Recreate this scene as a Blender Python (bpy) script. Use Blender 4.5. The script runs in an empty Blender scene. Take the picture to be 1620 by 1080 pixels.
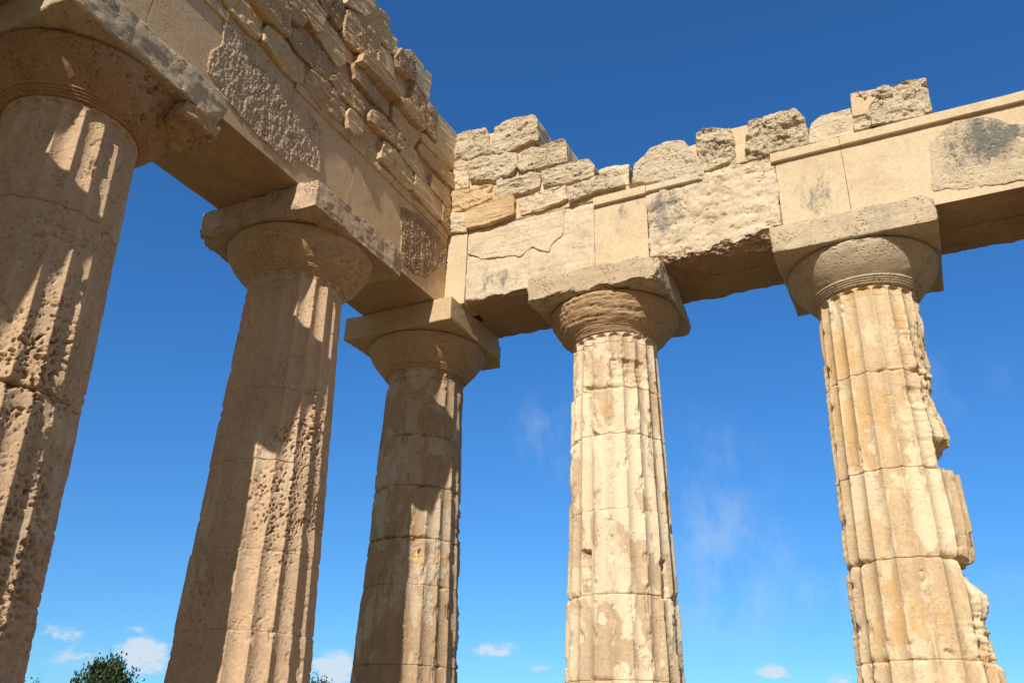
import bpy, math, random
import numpy as np
from mathutils import Matrix, Vector

C = bpy.context.scene.collection
scene = bpy.context.scene
R_ = math.radians

# ------------------------------------------------------------------ camera
cam_d = bpy.data.cameras.new('camera')
cam = bpy.data.objects.new('camera', cam_d); C.objects.link(cam)
cr = Vector((0.90003471, 0.43515958, 0.02395141))
cu = Vector((0.16665528, -0.39443029, 0.90368732))
cf = Vector((-0.40269535, 0.80935832, 0.42752259))
m = Matrix((( cr.x, cu.x, -cf.x, 9.51598503), (cr.y, cu.y, -cf.y, -14.94051585),
            (cr.z, cu.z, -cf.z, 1.69199906), (0, 0, 0, 1)))
cam.matrix_world = m
cam_d.sensor_width = 36.0
cam_d.lens = 1377.9944/1620*36
cam_d.clip_start = 0.1; cam_d.clip_end = 6000
scene.camera = cam

# ------------------------------------------------------------------ light
SUN_AZ = R_(-83.1); SUN_EL = R_(36.0)      # measured from +X, counter-clockwise
sd = Vector((math.cos(SUN_EL)*math.cos(SUN_AZ), math.cos(SUN_EL)*math.sin(SUN_AZ), math.sin(SUN_EL)))
sun_d = bpy.data.lights.new('sun', 'SUN'); sun_d.energy = 5.0; sun_d.angle = R_(0.53)
sun_d.color = (1.0, 0.925, 0.82)
sun = bpy.data.objects.new('sun', sun_d); C.objects.link(sun)
sun.rotation_euler = sd.to_track_quat('Z', 'Y').to_euler()

world = bpy.data.worlds.new('World'); scene.world = world; world.use_nodes = True
wt = world.node_tree; wt.nodes.clear()
def wn(t, **k):
    n = wt.nodes.new(t)
    for a, b in k.items(): setattr(n, a, b)
    return n
wo = wn('ShaderNodeOutputWorld'); wb = wn('ShaderNodeBackground')
sky = wn('ShaderNodeTexSky', sky_type='NISHITA', sun_disc=False, sun_elevation=SUN_EL,
         sun_rotation=math.pi/2-SUN_AZ, altitude=50, air_density=1.0, dust_density=0.1, ozone_density=1.6)
hs = wn('ShaderNodeHueSaturation'); hs.inputs['Saturation'].default_value = 1.0
gr = wn('ShaderNodeMix', data_type='RGBA')
gr.inputs[6].default_value = (.66, .60, .51, 1); gr.inputs[7].default_value = (.30, .79, 1.29, 1)     # unseen sun-side sky dimmed and warmed to cut fill; deep blue away from it
tc = wn('ShaderNodeTexCoord'); sx = wn('ShaderNodeSeparateXYZ'); wt.links.new(tc.outputs['Generated'], sx.inputs[0])
lo = wn('ShaderNodeMapRange', interpolation_type='SMOOTHSTEP'); lo.inputs['From Min'].default_value = .48; lo.inputs['From Max'].default_value = -.02
wt.links.new(sx.outputs['Z'], lo.inputs['Value'])
hz = wn('ShaderNodeMix', data_type='RGBA', blend_type='MULTIPLY'); hz.inputs[7].default_value = (1.15, .88, .83, 1)
wt.links.new(lo.outputs[0], hz.inputs['Factor']); wt.links.new(sky.outputs[0], hz.inputs[6])
sy = wn('ShaderNodeMapRange', interpolation_type='SMOOTHSTEP'); sy.inputs['From Min'].default_value = -.35; sy.inputs['From Max'].default_value = .45
wt.links.new(sx.outputs['Y'], sy.inputs['Value']); wt.links.new(sy.outputs[0], gr.inputs['Factor'])
gm = wn('ShaderNodeMix', data_type='RGBA', blend_type='MULTIPLY'); gm.inputs['Factor'].default_value = 1.0
wt.links.new(hz.outputs[2], gm.inputs[6]); wt.links.new(gr.outputs[2], gm.inputs[7]); wt.links.new(gm.outputs[2], hs.inputs['Color'])
wb.inputs['Strength'].default_value = 0.118
# cumulus banks and thin cirrus, given by direction on the sky dome: (direction, half width, half height, density, wispy)
CLOUDS = [
 ((-.7362,.6719,.0812),.031,.019,1.0,0), ((-.7444,.6596,.1043),.015,.006,.45,0),
 ((-.7874,.6090,.0954),.028,.011,.45,0), ((-.7775,.6242,.0774),.034,.015,.40,0),
 ((-.5971,.7985,.0762),.028,.021,1.0,0), ((-.4536,.8854,.1015),.030,.009,.75,0),
 ((-.4171,.9049,.0846),.028,.006,.35,0), ((-.1753,.9810,.0832),.022,.009,.80,0), ((-.115,.985,.075),.03,.008,.5,0),
 ((-.2117,.9560,.2050),.080,.12,.30,1), ((-.2229,.9291,.2951),.07,.06,.20,1),
 ((-.3856,.8624,.3279),.035,.055,.26,1), ((-.1191,.9803,.1579),.05,.03,.30,1),
 ((.0330,.9879,.1517),.07,.03,.30,1), ((.0227,.9375,.3473),.083,.041,.16,1)]
def wmath(op, a, b=None):
    n = wn('ShaderNodeMath', operation=op)
    for i, v in enumerate((a, b)):
        if v is None: continue
        if isinstance(v, (int, float)): n.inputs[i].default_value = v
        else: wt.links.new(v, n.inputs[i])
    return n.outputs[0]
def wnoise(scale, detail, rough, stretch):
    mp = wn('ShaderNodeVectorMath', operation='MULTIPLY'); mp.inputs[1].default_value = stretch
    wt.links.new(tc.outputs['Generated'], mp.inputs[0])
    n = wn('ShaderNodeTexNoise'); n.inputs['Scale'].default_value = scale
    n.inputs['Detail'].default_value = detail; n.inputs['Roughness'].default_value = rough
    wt.links.new(mp.outputs[0], n.inputs['Vector']); return n.outputs['Fac']
puff = wnoise(48, 10, .64, (1, 1, 2.0))
wisp = wnoise(11, 9, .66, (1.6, 1.6, .9))
tot = {0: None, 1: None}
for d, w, h, dens, wispy in CLOUDS:
    s = wn('ShaderNodeVectorMath', operation='SUBTRACT'); s.inputs[1].default_value = d
    wt.links.new(tc.outputs['Generated'], s.inputs[0])
    q = wn('ShaderNodeVectorMath', operation='MULTIPLY'); q.inputs[1].default_value = (1/w, 1/w, 1/h)
    wt.links.new(s.outputs[0], q.inputs[0])
    l = wn('ShaderNodeVectorMath', operation='LENGTH'); wt.links.new(q.outputs[0], l.inputs[0])
    f = wmath('SUBTRACT', 1.25, l.outputs['Value'])          # 1.25 at the middle, below zero outside
    f = wmath('MAXIMUM', f, 0.0)
    f = wmath('MINIMUM', wmath('MULTIPLY', f, 1.0), 1.0)
    f = wmath('MULTIPLY', f, dens)
    tot[wispy] = f if tot[wispy] is None else wmath('MAXIMUM', tot[wispy], f)
def ramp_val(v, lo, hi):
    n = wn('ShaderNodeMapRange', interpolation_type='SMOOTHSTEP')
    n.inputs['From Min'].default_value = lo; n.inputs['From Max'].default_value = hi
    wt.links.new(v, n.inputs['Value']); return n.outputs['Result']
c0 = ramp_val(wmath('ADD', wmath('MULTIPLY', tot[0], .50), wmath('MULTIPLY', puff, 1.15)), .66, .98)
c0 = wmath('MULTIPLY', c0, wmath('MINIMUM', wmath('MULTIPLY', tot[0], 2.0), 1.0))
c1 = wmath('MULTIPLY', ramp_val(wisp, .38, .72), tot[1])
cl = wmath('MINIMUM', wmath('ADD', c0, c1), 0.86)
mx = wn('ShaderNodeMix', data_type='RGBA')
wt.links.new(cl, mx.inputs['Factor']); wt.links.new(hs.outputs[0], mx.inputs[6])
mx.inputs[7].default_value = (5.9, 6.6, 7.3, 1)
wt.links.new(mx.outputs[2], wb.inputs['Color']); wt.links.new(wb.outputs[0], wo.inputs[0])

scene.view_settings.view_transform = 'Standard'; scene.view_settings.look = 'None'
scene.view_settings.exposure = 0.0; scene.view_settings.gamma = 1.0
scene.view_settings.use_curve_mapping = False

# ------------------------------------------------------------------ noise
rng = np.random.default_rng(7)
T64 = rng.uniform(-1, 1, (64, 64, 64)).astype(np.float32)
W32 = rng.uniform(0, 1, (32, 32, 32, 3)).astype(np.float32)
def vnoise(P):
    P = np.asarray(P, np.float32); f = np.floor(P); u = P - f; i = f.astype(np.int64) & 63; j = (i+1) & 63
    u = u*u*u*(u*(u*6-15)+10)
    x0, y0, z0 = i[:,0], i[:,1], i[:,2]; x1, y1, z1 = j[:,0], j[:,1], j[:,2]
    a, b, c = u[:,0], u[:,1], u[:,2]
    l = lambda p, q, t: p+(q-p)*t
    return l(l(l(T64[x0,y0,z0], T64[x1,y0,z0], a), l(T64[x0,y1,z0], T64[x1,y1,z0], a), b),
             l(l(T64[x0,y0,z1], T64[x1,y0,z1], a), l(T64[x0,y1,z1], T64[x1,y1,z1], a), b), c)
def fbm(P, scale=1.0, oct=4, gain=.5, seed=0.0, stretch=(1,1,1)):
    P = np.asarray(P, np.float32)*np.array(stretch, np.float32)*scale + np.float32(seed*7.31+3.7)
    s = 0; a = 1.0; t = 0
    for _ in range(oct):
        s = s + a*vnoise(P); t += a; a *= gain
        P = P*2.03 + np.float32(11.7)
    return s/t*1.6
def crag(P, scale=1.0, oct=6, gain=.55, seed=0.0, stretch=(1,1,1)):
    """broken rock: rounded lumps parted by sharp creases, from -1 to about 1"""
    P = np.asarray(P, np.float32)*np.array(stretch, np.float32)*scale + np.float32(seed*5.17+9.1)
    s = 0; a = 1.0; t = 0
    for _ in range(oct):
        s = s + a*(1-2*np.abs(vnoise(P))**.8*1.25); t += a; a *= gain
        P = P*2.07 + np.float32(5.3)
    return -s/t
def worley(P):
    P = np.asarray(P, np.float32); f = np.floor(P); ip = f.astype(np.int64); best = np.full(len(P), 9., np.float32)
    for dx in (-1,0,1):
        for dy in (-1,0,1):
            for dz in (-1,0,1):
                c = ip+np.array([dx,dy,dz]); k = c & 31
                q = W32[k[:,0],k[:,1],k[:,2]] + c
                best = np.minimum(best, ((q-P)**2).sum(1))
    return np.sqrt(best)
def cells(P):
    """a random value per cell of a cellular pattern: flat facets with hard edges"""
    P = np.asarray(P, np.float32); f = np.floor(P); ip = f.astype(np.int64)
    best = np.full(len(P), 9., np.float32); val = np.zeros(len(P), np.float32); rel = np.zeros((len(P), 3), np.float32)
    for dx in (-1,0,1):
        for dy in (-1,0,1):
            for dz in (-1,0,1):
                c = ip+np.array([dx,dy,dz]); k = c & 31
                w = W32[k[:,0],k[:,1],k[:,2]]; d = w+c-P; q = (d**2).sum(1); m = q < best
                best[m] = q[m]; val[m] = w[m,0]; rel[m] = d[m]*(w[m]-.5)
    return val-.5+1.3*rel.sum(1)          # each facet also tilts its own way
def cracks(P, scale, seed, width=.035, keep=.1):
    """thin wandering lines: 1 on a crack, 0 away from it"""
    a = np.abs(fbm(P, scale, 4, .5, seed)); k = fbm(P, scale*.7, 3, .5, seed+2.2)
    return np.clip(1-a/width, 0, 1)*np.clip((k-keep)/.15, 0, 1)
def sstep(x, a, b):
    t = np.clip((np.asarray(x)-a)/(b-a), 0, 1); return t*t*(3-2*t)

# ------------------------------------------------------------------ objects
def link(name, V, F, mat, parent=None, tint=None, smooth=True, sharp=None, uvless=True):
    """V (n,3) world coordinates, F (m,4) or (m,3) faces -> one mesh object, parented to an Empty if given"""
    V = np.asarray(V, np.float64)
    off = np.array(parent['_loc']) if parent is not None else np.zeros(3)
    me = bpy.data.meshes.new(name)
    me.vertices.add(len(V)); me.vertices.foreach_set('co', (V-off).astype(np.float32).ravel())
    if isinstance(F, np.ndarray): F = [F]
    idx = np.concatenate([f.ravel() for f in F]).astype(np.int32)
    tot = np.concatenate([np.full(len(f), f.shape[1]) for f in F]).astype(np.int32)
    st = np.concatenate([[0], np.cumsum(tot)[:-1]]).astype(np.int32)
    me.loops.add(len(idx)); me.loops.foreach_set('vertex_index', idx)
    me.polygons.add(len(tot)); me.polygons.foreach_set('loop_start', st); me.polygons.foreach_set('loop_total', tot)
    me.polygons.foreach_set('use_smooth', np.full(len(tot), smooth))
    me.update(calc_edges=True); me.validate()
    if tint is not None:
        at = me.color_attributes.new('tint', 'FLOAT_COLOR', 'POINT')
        col = np.ones((len(V), 4), np.float32); col[:, :3] = tint
        at.data.foreach_set('color', col.ravel())
    if sharp: me.set_sharp_from_angle(angle=R_(sharp))
    me.materials.append(mat)
    o = bpy.data.objects.new(name, me); C.objects.link(o)
    if parent is not None: o.parent = parent if not isinstance(parent, dict) else parent['obj']
    return o
def thing(name, label, cat, loc=(0,0,0), group=None):
    o = bpy.data.objects.new(name, None); C.objects.link(o); o.location = loc; o.empty_display_size = .3
    o['label'] = label; o['category'] = cat; o['kind'] = 'thing'
    if group: o['group'] = group
    return {'obj': o, '_loc': loc}
def flip_if_inside(V, F):
    """orient a closed mesh outwards"""
    vol = 0
    for f in (F if isinstance(F, list) else [F]):
        a = V[f[:,0]]
        for k in range(1, f.shape[1]-1):
            vol += (a*np.cross(V[f[:,k]], V[f[:,k+1]])).sum()
    if vol < 0:
        F = [f[:, ::-1] for f in F] if isinstance(F, list) else F[:, ::-1]
    return F

# ------------------------------------------------------------------ materials
def stone(name, c1, c2, dark=(.23,.17,.11), white=(.72,.64,.50), grey=(.28,.25,.20), w_amt=.0, g_amt=.3, d_amt=.3,
          bump=.5, strata=0.0, pits=.3, fine=1.0):
    """weathered limestone: two warm tones in clouds, pale and grey patches, tiny pits and grain in the bump"""
    c1, c2, white = [tuple(x*y for x, y in zip(c, (1.0, .95, .875))) for c in (c1, c2, white)]
    mt = bpy.data.materials.new(name); mt.use_nodes = True; nt = mt.node_tree; nt.nodes.clear()
    def N(t, **k):
        n = nt.nodes.new(t)
        for a, b in k.items(): setattr(n, a, b)
        return n
    L = nt.links.new
    out = N('ShaderNodeOutputMaterial'); bs = N('ShaderNodeBsdfPrincipled'); L(bs.outputs[0], out.inputs[0])
    bs.inputs['Roughness'].default_value = .93; bs.inputs['Specular IOR Level'].default_value = .12
    geo = N('ShaderNodeNewGeometry'); pos = geo.outputs['Position']
    def vec(st):
        n = N('ShaderNodeVectorMath', operation='MULTIPLY'); n.inputs[1].default_value = st; L(pos, n.inputs[0]); return n.outputs[0]
    def noise(sc, det=6, ro=.6, st=None, dist=0.0):
        n = N('ShaderNodeTexNoise'); n.inputs['Scale'].default_value = sc; n.inputs['Detail'].default_value = det
        n.inputs['Roughness'].default_value = ro; n.inputs['Distortion'].default_value = dist
        L(vec(st) if st else pos, n.inputs['Vector']); return n.outputs['Fac']
    def rng_(v, a, b, c=0., d=1., smooth=True):
        n = N('ShaderNodeMapRange', interpolation_type='SMOOTHSTEP' if smooth else 'LINEAR')
        for k, x in zip(('From Min','From Max','To Min','To Max'), (a,b,c,d)): n.inputs[k].default_value = x
        L(v, n.inputs['Value']); return n.outputs[0]
    def mth(op, a, b):
        n = N('ShaderNodeMath', operation=op)
        for i, v in enumerate((a, b)):
            if isinstance(v, (int, float)): n.inputs[i].default_value = v
            else: L(v, n.inputs[i])
        return n.outputs[0]
    def mix(f, a, b, bt='MIX'):
        n = N('ShaderNodeMix', data_type='RGBA', blend_type=bt)
        if isinstance(f, float): n.inputs[0].default_value = f
        else: L(f, n.inputs[0])
        for i, v in ((6, a), (7, b)):
            if isinstance(v, tuple): n.inputs[i].default_value = (*v, 1)
            else: L(v, n.inputs[i])
        return n.outputs[2]
    n_big = noise(.55, 5, .6, dist=.4); n_mid = noise(2.3, 8, .65); n_fin = noise(17, 8, .7); n_gr = noise(70*fine, 5, .7)
    col = mix(rng_(n_big, .36, .64), c1, c2)
    col = mix(rng_(n_mid, .35, .7), col, mix(.5, c1, tuple(x*1.22 for x in c2)))
    v = rng_(n_fin, .28, .74, .82, 1.15, False)
    v2 = rng_(n_gr, .3, .7, .90, 1.09, False)
    vc = N('ShaderNodeCombineColor'); vv = mth('MULTIPLY', v, v2)
    for i in range(3): L(vv, vc.inputs[i])
    col = mix(1.0, col, vc.outputs[0], 'MULTIPLY')
    # dirt streaks and spots
    sp = mth('MULTIPLY', rng_(noise(5.5, 9, .75), .56, .74), rng_(noise(1.1, 4, .6), .42, .62))
    col = mix(mth('MULTIPLY', sp, d_amt), col, dark)
    # grey lichen
    gl = mth('MULTIPLY', rng_(noise(1.0, 9, .72, dist=.6), .50, .66), rng_(noise(26, 5, .7), .30, .62))
    at = N('ShaderNodeAttribute', attribute_name='tint', attribute_type='GEOMETRY')
    sc = N('ShaderNodeSeparateColor'); L(at.outputs['Color'], sc.inputs[0])
    g = mth('MINIMUM', mth('ADD', mth('MULTIPLY', gl, g_amt), rng_(mth('ADD', sc.outputs[1], mth('ADD', mth('MULTIPLY', mth('SUBTRACT', noise(3.4, 10, .74, st=(1,1,.38)), .5), 3.2), mth('MULTIPLY', mth('SUBTRACT', n_fin, .5), 1.6))), .40, 1.05)), 1.)
    col = mix(g, col, grey)
    # plaster
    if w_amt:
        pw = rng_(noise(1.9, 7, .6, st=(1,1,.55), dist=.5), .60-.12*w_amt, .63-.12*w_amt)
        pw = mth('MULTIPLY', pw, min(1., .35+w_amt*.5))
        col = mix(pw, col, white)
    col = mix(mth('MULTIPLY', sc.outputs[0], rng_(n_mid, .2, .5, .55, 1.)), col, white)
    col = mix(mth('MULTIPLY', sc.outputs[2], rng_(n_mid, .25, .65, .25, .8)), col, (.64, .40, .17))
    # relief
    vo = N('ShaderNodeTexVoronoi', feature='F1'); vo.inputs['Scale'].default_value = 19*fine; vo.inputs['Randomness'].default_value = 1
    vm = N('ShaderNodeVectorMath', operation='ADD'); nd = N('ShaderNodeTexNoise'); nd.inputs['Scale'].default_value = 9; nd.inputs['Detail'].default_value = 4
    L(pos, nd.inputs['Vector']); L(pos, vm.inputs[0])
    ns = N('ShaderNodeVectorMath', operation='SCALE'); ns.inputs['Scale'].default_value = .10; L(nd.outputs['Color'], ns.inputs[0]); L(ns.outputs[0], vm.inputs[1])
    L(vm.outputs[0], vo.inputs['Vector'])
    hole = mth('MULTIPLY', rng_(vo.outputs['Distance'], .12, .42, -1., 0.), rng_(noise(3.1, 5, .6), .46, .62))
    col = mix(mth('MULTIPLY', hole, -.55*min(1., pits+.15)), col, dark)          # pore shade put into the colour: holes mixed towards dark
    v3 = N('ShaderNodeTexVoronoi', feature='F1'); v3.inputs['Scale'].default_value = 46*fine; L(vm.outputs[0], v3.inputs['Vector'])
    pin = mth('MULTIPLY', rng_(v3.outputs['Distance'], .10, .30, 1., 0.), rng_(noise(5.0, 6, .65), .45, .60))
    col = mix(mth('MULTIPLY', pin, .35+.35*min(1., pits)), col, dark)  # pinholes darkened in the colour the same way
    L(col, bs.inputs['Base Color'])
    h = mth('ADD', mth('MULTIPLY', n_fin, .7), mth('MULTIPLY', n_gr, .4))
    h = mth('ADD', h, mth('MULTIPLY', hole, pits*1.6)); h = mth('SUBTRACT', h, mth('MULTIPLY', pin, .5))
    if strata:
        h = mth('ADD', h, mth('MULTIPLY', noise(2.2, 8, .7, st=(1.2,1.2,11)), strata))
    bp = N('ShaderNodeBump'); bp.inputs['Strength'].default_value = min(1., bump); bp.inputs['Distance'].default_value = .03
    L(h, bp.inputs['Height']); L(bp.outputs[0], bs.inputs['Normal'])
    return mt

# masonry outlines on the two wall planes, in metres
LEFT_STONES=[
('S1',[(-8.115,12.135),(-7.684,12.554),(-7.23,12.471),(-7.247,12.036),(-7.431,11.984),(-7.886,11.985)],0.1,0.06,0.03,'o'),
('S0',[(-8.582,12.015),(-7.773,12.826),(-7.711,12.553),(-8.141,12.135)],0.1,0.06,0.03,'o'),
('S2',[(-7.204,12.289),(-7.118,12.42),(-6.612,12.431),(-6.086,12.329),(-6.059,12.036),(-6.326,11.948),(-6.697,11.971),(-7.177,12.036)],0.1,0.06,0.03,'o'),
('S3',[(-6.054,12.25),(-5.969,12.4),(-5.452,12.528),(-5.008,12.443),(-4.961,12.18),(-5.042,12.037),(-5.542,11.922),(-6.055,12.014)],0.09,0.05,0.03,'o'),
('S4',[(-7.693,12.596),(-7.094,13.127),(-6.907,12.957),(-6.695,12.753),(-6.694,12.529),(-6.897,12.491),(-7.242,12.46),(-7.505,12.496)],0.26,0.08,0.03,'o'),
('S5',[(-6.687,12.787),(-6.572,12.838),(-5.932,13.056),(-5.503,12.982),(-5.479,12.67),(-5.565,12.573),(-6.094,12.535),(-6.314,12.506),(-6.644,12.586)],0.12,0.07,0.04,'o'),
('S6',[(-5.433,12.708),(-5.277,12.92),(-4.889,13.013),(-4.492,12.931),(-4.436,12.605),(-4.627,12.6),(-5.03,12.564),(-5.435,12.624)],0.12,0.06,0.025,'o'),
('S7',[(-6.981,13.021),(-6.841,13.373),(-6.628,13.412),(-6.363,13.22),(-6.426,13.052),(-6.881,12.981)],0.2,0.06,0.03,'o'),
('S8',[(-6.815,13.398),(-6.385,13.816),(-5.877,13.84),(-6.012,13.291),(-6.13,13.211),(-6.478,13.306)],0.2,0.03,0.012,'o'),
('S9',[(-6.044,13.457),(-5.942,13.636),(-5.596,13.666),(-5.223,13.622),(-5.168,13.323),(-5.304,13.066),(-5.634,13.121),(-6.031,13.217)],0.13,0.04,0.015,'o'),
('S10',[(-6.272,13.925),(-5.555,14.622),(-5.379,14.276),(-5.369,14.018),(-5.419,13.885),(-5.792,13.949)],0.15,0.07,0.04,'d'),
('S11',[(-5.78,13.7),(-5.666,13.66),(-5.273,13.694),(-4.863,13.729),(-4.899,13.494),(-5.15,13.425),(-5.577,13.568)],0.06,0.03,0.01,'p'),
('S12',[(-5.356,14.149),(-5.302,14.47),(-4.878,14.713),(-4.24,14.576),(-4.192,14.277),(-4.262,13.942),(-4.8,13.813),(-5.209,13.751),(-5.351,13.917)],0.18,0.07,0.03,'o'),
('S13',[(-5.426,14.533),(-5.255,14.851),(-5.184,15.107),(-4.735,15.546),(-4.594,15.2),(-4.848,14.772),(-4.955,14.703)],0.22,0.03,0.015,'p'),
('S14',[(-4.878,14.713),(-4.612,15.056),(-3.954,15.214),(-3.676,15.139),(-3.624,14.797),(-3.789,14.718),(-4.341,14.674)],0.14,0.06,0.03,'o'),
('S14b',[(-4.616,15.084),(-4.483,15.289),(-4.25,15.428),(-4.014,15.453),(-3.959,15.242),(-4.28,15.078)],0.14,0.06,0.03,'o'),
('S15',[(-4.186,14.294),(-4.096,14.571),(-3.876,14.712),(-3.718,14.595),(-3.615,14.154),(-3.847,14.086),(-4.148,14.056)],0.14,0.04,0.015,'p'),
('S16',[(-4.905,13.442),(-4.579,13.528),(-3.678,13.443),(-3.675,13.207),(-4.194,13.136),(-4.457,13.183),(-4.851,13.141)],0.14,0.04,0.015,'o'),
('lip16',[(-4.895,13.474),(-4.844,13.705),(-4.608,13.883),(-3.442,13.946),(-3.575,13.669),(-4.679,13.562)],0.34,0.03,0.012,'o'),
('S18',[(-3.697,14.689),(-3.562,14.985),(-3.298,15.189),(-3.12,15.263),(-2.895,14.744),(-3.273,14.51),(-3.627,14.469)],0.22,0.07,0.04,'d'),
('C1',[(-3.288,15.119),(-3.27,15.253),(-3.124,15.42),(-2.561,15.447),(-2.559,15.286),(-2.416,15.419),(-2.214,15.437),(-2.256,14.653),(-2.857,14.748),(-3.107,15.169)],0.1,0.012,0.004,'c'),
('S19',[(-2.91,14.576),(-2.171,14.614),(-1.917,14.545),(-1.903,13.776),(-2.347,13.834),(-2.516,13.937),(-2.829,14.002),(-3.023,14.053)],0.16,0.06,0.045,'d'),
('S20',[(-3.524,13.563),(-2.979,13.491),(-2.473,13.617),(-2.676,13.174),(-3.135,13.084),(-3.536,13.193)],0.12,0.04,0.015,'o'),
('lip20',[(-3.542,13.682),(-3.115,13.93),(-2.353,13.881),(-2.51,13.614),(-2.925,13.629),(-3.35,13.576)],0.3,0.05,0.03,'o'),
('S21',[(-4.923,12.214),(-4.841,12.408),(-4.732,12.469),(-4.402,12.406),(-4.443,12.199),(-4.657,12.042),(-4.856,12.004)],0.14,0.04,0.012,'p'),
('S22',[(-4.309,12.679),(-4.213,12.866),(-4.035,12.957),(-3.199,13.038),(-3.155,12.738),(-3.278,12.628),(-3.68,12.596),(-4.26,12.58)],0.2,0.06,0.03,'o'),
('S24',[(-3.712,12.481),(-3.554,12.537),(-3.166,12.52),(-2.625,12.478),(-2.572,12.103),(-2.785,12.023),(-3.22,12.023),(-3.824,12.035)],0.14,0.07,0.04,'h'),
('S25',[(-2.533,12.48),(-1.971,12.519),(-1.393,12.46),(-1.4,12.093),(-1.859,12.023),(-2.568,12.076)],0.12,0.03,0.012,'p'),
('S26',[(-3.174,12.866),(-2.895,13.096),(-2.317,12.956),(-2.034,12.629),(-2.59,12.56),(-3.174,12.572)],0.12,0.06,0.025,'o'),
('S27',[(-2.468,13.371),(-2.329,13.408),(-1.331,13.47),(-1.345,13.143),(-2.1,13.135),(-2.535,13.17)],0.13,0.04,0.015,'o'),
('S28',[(-1.879,12.945),(-0.86,13.076),(-0.887,12.587),(-1.926,12.548)],0.09,0.03,0.012,'p'),
('S29',[(-1.275,13.444),(-0.823,13.486),(-0.791,13.185),(-1.293,13.145)],0.12,0.03,0.012,'p'),
('S31',[(-2.455,13.629),(-2.319,13.697),(-0.83,13.808),(-0.926,13.678),(-1.603,13.572),(-2.428,13.431)],0.11,0.03,0.015,'o'),
('S32',[(-1.369,12.475),(-0.909,12.542),(-0.95,11.966),(-1.37,12.051)],0.09,0.05,0.03,'h'),
('C2',[(-1.923,14.508),(-1.814,14.674),(-0.845,14.738),(-0.827,13.778),(-1.901,13.714)],0.07,0.012,0.004,'c'),
]
RIGHT_STONES=[
('R1',[(0.928,14.675),(1.319,14.716),(1.761,14.607),(1.855,14.32),(1.923,13.83),(1.526,13.899),(1.335,13.724),(0.967,13.727)],0.1,0.08,0.05,'g'),
('R2',[(1.971,14.282),(2.028,14.519),(2.385,14.621),(2.994,14.542),(3.107,14.378),(3.097,13.778),(2.91,13.873),(2.598,13.761),(2.216,13.739),(1.955,13.819)],0.16,0.06,0.045,'g'),
('R3',[(1.35,13.755),(1.726,13.837),(2.086,13.779),(2.568,13.664),(2.608,13.304),(2.489,13.065),(1.984,13.041),(1.428,13.202),(1.38,13.497)],0.14,0.1,0.06,'g'),
('R4',[(0.951,13.714),(1.356,13.653),(1.4,13.105),(1.036,13.122)],0.09,0.05,0.025,'o'),
('R5',[(2.609,13.235),(2.665,13.564),(2.913,13.662),(3.738,13.642),(3.782,13.525),(3.78,13.051),(3.227,13.05),(2.737,13.06)],0.14,0.05,0.035,'g'),
('R6',[(3.167,12.967),(3.528,12.993),(4.059,13.016),(4.262,12.971),(4.402,12.763),(4.396,12.472),(3.675,12.519),(3.231,12.564)],0.13,0.05,0.03,'g'),
('R7',[(0.956,13.074),(1.986,12.989),(1.985,12.598),(1.462,12.504),(1.038,12.534)],0.11,0.06,0.03,'h'),
('R8',[(2.007,12.863),(2.142,13.064),(2.922,13.039),(3.167,12.933),(3.111,12.582),(2.563,12.537),(2.096,12.567)],0.1,0.05,0.03,'g'),
('R9',[(1.387,12.389),(2.003,12.525),(2.564,12.504),(2.591,12.035),(1.994,11.931),(1.425,11.962)],0.17,0.02,0.012,'h'),
('R10',[(2.613,12.39),(3.082,12.491),(3.734,12.469),(3.776,12.101),(3.236,11.992),(2.697,12.007)],0.1,0.04,0.02,'o'),
('R11',[(3.777,12.392),(4.396,12.472),(4.9,12.452),(5.053,12.059),(4.388,12.058),(3.819,12.009)],0.14,0.05,0.035,'g'),
('R12',[(0.923,12.53),(1.369,12.428),(1.412,11.916),(0.972,11.994)],0.1,0.05,0.03,'o'),
('R13',[(4.429,12.69),(4.656,12.719),(5.1,12.633),(5.095,12.109),(4.917,12.098),(4.475,12.161)],0.02,0.06,0.03,'o'),
]
TOP_BLOCKS=[
('B1',[(5.145,12.127),(5.202,12.578),(5.576,12.873),(5.912,12.957),(6.257,12.846),(6.443,12.538),(6.637,11.903),(5.921,11.932)],0.05,0.08,0.02,'o'),
('B2',[(6.52,12.934),(6.812,12.932),(7.18,12.842),(7.275,12.504),(7.228,11.963),(6.655,11.987),(6.487,12.447)],0.08,0.09,0.06,'o'),
('B3',[(7.385,11.975),(7.527,12.88),(8.154,12.898),(8.422,12.882),(8.587,12.599),(8.575,12.014),(7.847,11.98)],0.08,0.1,0.06,'o'),
('B4',[(8.575,12.014),(8.663,12.469),(8.87,12.578),(9.373,12.583),(9.373,12.016)],0.03,0.05,0.02,'o'),
('B5',[(9.373,12.016),(9.413,12.881),(9.881,12.847),(10.692,12.801),(10.675,12.019)],0.06,0.02,0.02,'o'),
('M1',[(6.308,12.03),(6.351,12.691),(6.53,12.696),(6.682,12.009)],0.03,0.02,0.01,'m'),
('M2',[(7.072,11.981),(7.143,12.838),(7.584,12.831),(7.53,11.989)],0.03,0.02,0.01,'m'),
]
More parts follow.
